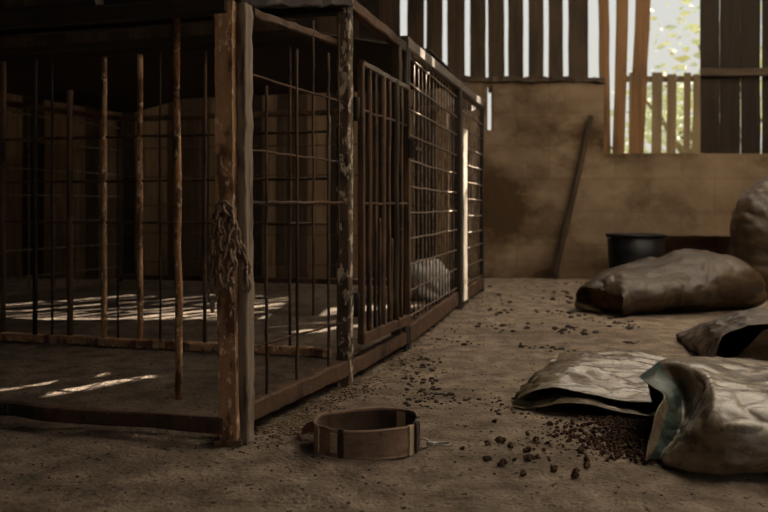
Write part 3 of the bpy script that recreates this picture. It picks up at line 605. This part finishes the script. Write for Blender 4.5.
# brown sack slumped beside the bucket
def E(cx, cy, rx, rz_, ang, zc=0.0, n=12, flat=.35):
    d = V((math.cos(ang), math.sin(ang), 0)); out = []
    for k in range(n):
        t = 2*math.pi*k/n; z = math.sin(t); out.append(V((cx, cy, 0))+d*rx*math.cos(t)+V((0, 0, max(.004, zc+rz_*(1+z)/1.0*.5 if z < 0 else zc+rz_*(.5+.5*z)))))
    return out
b0 = E(.95, 3.36, .145, .105, -1.15, .0)
b1 = E(.96, 3.42, .17, .15, -1.15)
b2 = E(1.06, 3.48, .22, .175, -1.15)
b3 = E(1.20, 3.54, .26, .205, -1.2)
b4 = E(1.36, 3.60, .27, .24, -1.25)
b5 = E(1.50, 3.62, .24, .24, -1.3)
b6 = E(1.60, 3.62, .17, .17, -1.3)
b7 = E(1.66, 3.62, .08, .08, -1.3)
b0 = [p+V((-.04-.03*math.sin(p.x*50), 0, .012*math.sin(p.x*70))) for p in b0]
lip = sum(b0, V())/len(b0)
bi = [lip.lerp(p, .85)+V((.05, .02, .002)) for p in b0]; bj = [lip.lerp(p, .15)+V((.07, .025, -.005)) for p in b0]
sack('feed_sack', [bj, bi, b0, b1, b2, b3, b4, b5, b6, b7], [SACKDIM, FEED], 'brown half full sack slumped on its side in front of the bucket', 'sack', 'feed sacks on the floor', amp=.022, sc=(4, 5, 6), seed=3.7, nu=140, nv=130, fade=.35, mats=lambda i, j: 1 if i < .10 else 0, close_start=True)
# standing sack at the right edge
def ES(cx, cy, rx, ry, z, n=12): return [V((cx+rx*math.cos(2*math.pi*k/n), cy+ry*math.sin(2*math.pi*k/n), z)) for k in range(n)]
SX = .13
t_ = [ES(SX+1.86, 3.98, .10, .03, .585), ES(SX+1.85, 3.98, .17, .09, .55), ES(SX+1.83, 3.98, .215, .15, .46), ES(SX+1.83, 3.98, .225, .18, .3), ES(SX+1.84, 3.98, .225, .19, .15), ES(SX+1.84, 3.98, .21, .18, .03), ES(SX+1.84, 3.98, .12, .1, .004)]
for k in (0, 1, 2): t_[k] = [p+V((.0, 0, (.34, .30, .16)[k]*(p.x-1.97)+(.04, .03, .0)[k])) for p in t_[k]]
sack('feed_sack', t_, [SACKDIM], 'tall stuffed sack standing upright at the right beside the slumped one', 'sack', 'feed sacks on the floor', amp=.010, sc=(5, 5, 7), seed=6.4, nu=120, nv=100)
# pale crumpled bag behind the mesh
pc = at(430, 268, 3.75)
g_ = [ES(pc.x, 3.95, .03, .03, .19), ES(pc.x-.01, 3.95, .07, .06, .18), ES(pc.x-.01, 3.95, .11, .10, .13), ES(pc.x, 3.95, .12, .12, .07), ES(pc.x, 3.95, .11, .11, .012), ES(pc.x, 3.95, .05, .05, .004)]
sack('crumpled_bag', g_, [PALE], 'pale crumpled plastic bag lying inside the mesh cage', 'bag', amp=.02, sc=(13, 13, 13), seed=1.4, nu=48, nv=36)

# ------------------------------------------------------------------ bucket and pole
bc = V((U(636)*4.72/BY, 4.72, 0)); bk = thing('bucket', 'black plastic bucket with rolled rim by the back wall', 'bucket', bc)
def lathe(bm, prof, c, n=48):
    rows = [[bm.verts.new(c+V((r*math.cos(2*math.pi*k/n), r*math.sin(2*math.pi*k/n), z))) for k in range(n)] for r, z in prof]
    for a, b in zip(rows, rows[1:]):
        for j in range(n): bm.faces.new((a[j], a[(j+1) % n], b[(j+1) % n], b[j]))
    return rows
bm = bmesh.new(); rows = lathe(bm, [(.148, .0), (.15, .004), (.158, .15), (.164, .285), (.159, .285), (.152, .15), (.145, .012)], bc); bm.faces.new(rows[0][::-1]); bm.faces.new(rows[-1]); link('body', bm, BUCKETM, bk, True)
bm = bmesh.new(); tube(bm, [bc+V((.167*math.cos(t), .167*math.sin(t), .284)) for t in (2*math.pi*k/48 for k in range(48))], .0085, 8, closed=True); link('rim', bm, BUCKETM, bk, True)
bm = bmesh.new(); tube(bm, [bc+V((.172*math.cos(t), .172*math.sin(t)*.5-.12*math.sin(t)*0, .262-.02*math.sin(t))) for t in (math.pi+math.pi*k/24 for k in range(25))], .003, 6); link('handle', bm, NICKEL, bk, True)
bm = bmesh.new(); pp = [at(553, 277, 4.95), at(566, 225, 4.99), at(579, 170, 5.02), at(591, 116, 5.052)]
pp[0].z = .01
tube(bm, [catmull(pp, i/14) for i in range(15)], lambda t: .024-.007*t, 8, jit=.06); tag(link('wooden_pole', bm, WOODV, None, True), 'long wooden pole leaning against the plastered back wall', 'pole')

# ------------------------------------------------------------------ kibble, clods, straw
def kib_mesh(seed, r):
    rr = random.Random(seed); bm = bmesh.new(); bmesh.ops.create_icosphere(bm, subdivisions=2, radius=r)
    sx_, sy_, sz_ = rr.uniform(.8, 1.25), rr.uniform(.7, 1.0), rr.uniform(.75, 1.0)
    for v_ in bm.verts:
        d = 1+.9*noise.noise(v_.co/r*1.15+V((seed, 0, 0))); v_.co = V((v_.co.x*sx_*d, v_.co.y*sy_*d, max(v_.co.z*sz_*d, -r*.72)))
    me = bpy.data.meshes.new('kibble'); bm.to_mesh(me); bm.free(); me.materials.append(KIB); return me
KM = [kib_mesh(i*3.1+1, .0056) for i in range(8)]
def kibble(x, y, s, label, group):
    o = bpy.data.objects.new('kibble', R.choice(KM)); C.objects.link(o); o.location = (x, y, floor_z(x, y)+.0046*s); o.scale = (s,)*3; o.rotation_euler = (0, 0, R.uniform(0, 6.28))
    tag(o, label, 'kibble', group)
LS, GS = 'dark kibble piece scattered loose on the dirt beyond the main spill', 'kibble scattered on the dirt'
LP, GP = 'brown kibble piece in the spill between the two front sacks', 'kibble spilled between the sacks'
for a, b, s in [(100, 40, .95), (70, 128, 1.05), (122, 118, 1.35), (163, 140, 1.3), (233, 93, .9), (265, 115, 1.1), (233, 155, 1.2), (235, 195, 1.3), (70, 195, 1.05), (130, 212, 1.35), (215, 253, 1.25), (180, 195, .75), (340, 232, 1.2), (425, 255, 1.35), (430, 240, 1.1), (472, 190, 1.2), (472, 215, 1.2), (275, 185, .9), (255, 190, .9), (445, 150, .9), (300, 150, .7), (320, 190, .7), (-30, 146, .8)]:
    p = fl(470+a/4.042, 413+b/4.042); kibble(p.x, p.y, s, LS, GS)
placed = []; n = 0
while n < 250:
    u_ = 652-abs(R.gauss(0, 42)); v_ = R.uniform(417, 461)
    if u_ < 545 or v_ > 460-(652-u_)*.17+R.gauss(0, 4) or (v_ < 420 and u_ < 575): continue
    p = fl(u_, v_); s = R.uniform(.6, 1.0)
    if any((p.x-a)**2+(p.y-b)**2 < (.0042*(s+c))**2 for a, b, c in placed): continue
    placed.append((p.x, p.y, s)); kibble(p.x, p.y, s, LP, GP); n += 1
def clods(name, pts, m, label, cat):
    bm = bmesh.new()
    for p, r in pts:
        t0 = len(bm.verts); q = bmesh.ops.create_icosphere(bm, subdivisions=1, radius=r)
        for v_ in q['verts']: v_.co = V((v_.co.x*1.3, v_.co.y*1.1, v_.co.z*.7))*(1+.3*noise.noise(v_.co*80+p*7))+V((p.x, p.y, floor_z(p.x, p.y)+r*.3))
    o = link(name, bm, m, None, False, 'stuff'); return tag(o, label, cat)
pts = []
for _ in range(1900):
    u_, v_ = R.uniform(400, 640), R.uniform(283, 420)
    p = fl(u_, v_)
    if noise.noise(V((p.x*5, p.y*3.5, 3))) < (.12 if v_ < 350 else .3): continue
    pts.append((p, R.choice((.002, .003, .003, .004, .005, .007))*max(.35, min(1.5, (p.y/2.2)**1.6))))
for _ in range(420):
    p = P0.lerp(P1, R.random()*1.2)+V((R.gauss(.035, .03), -.02+R.gauss(0, .02), 0)); pts.append((p, R.uniform(.001, .003)))
for _ in range(260):
    p = P1.lerp(P4, R.random())+V((abs(R.gauss(.03, .08)), R.gauss(0, .03), 0)); pts.append((p, R.uniform(.001, .0035)))
for _ in range(700):
    p = V((R.uniform(-1, 1.0), R.uniform(1.25, 2.3), 0)); pts.append((p, R.uniform(.0008, .0026)))
clods('dirt_clods', pts, CLOD, 'dark crumbs of dirt strewn over the floor along the cages', 'dirt')
pts = [(fl(652-abs(R.gauss(0, 40)), R.uniform(416, 452)+R.gauss(0, 4)), R.uniform(.0012, .003)) for _ in range(1500)]
clods('kibble_crumbs', pts, KIB, 'fine brown kibble crumbs under the spill by the front sacks', 'crumbs')
bm = bmesh.new()
for _ in range(620):
    k = R.random()
    p = fl(R.gauss(300, 18), R.gauss(424, 7)) if k < .55 else P0.lerp(P2, R.random())+V((R.gauss(.05, .04), R.gauss(-.02, .03), 0))
    a = R.uniform(0, 3.14); l = R.uniform(.006, .022); d = V((math.cos(a), math.sin(a), R.uniform(-.2, .25)))*l
    z = floor_z(p.x, p.y)+R.uniform(.001, .006); c = V((p.x, p.y, z)); tube(bm, [c-d*.5, c+V((0, 0, .001)), c+d*.5], R.uniform(.0005, .0011), 4)
tag(link('straw_litter', bm, STRAWM, None, False, 'stuff'), 'pale chopped straw litter between the corner post and the collar', 'straw')
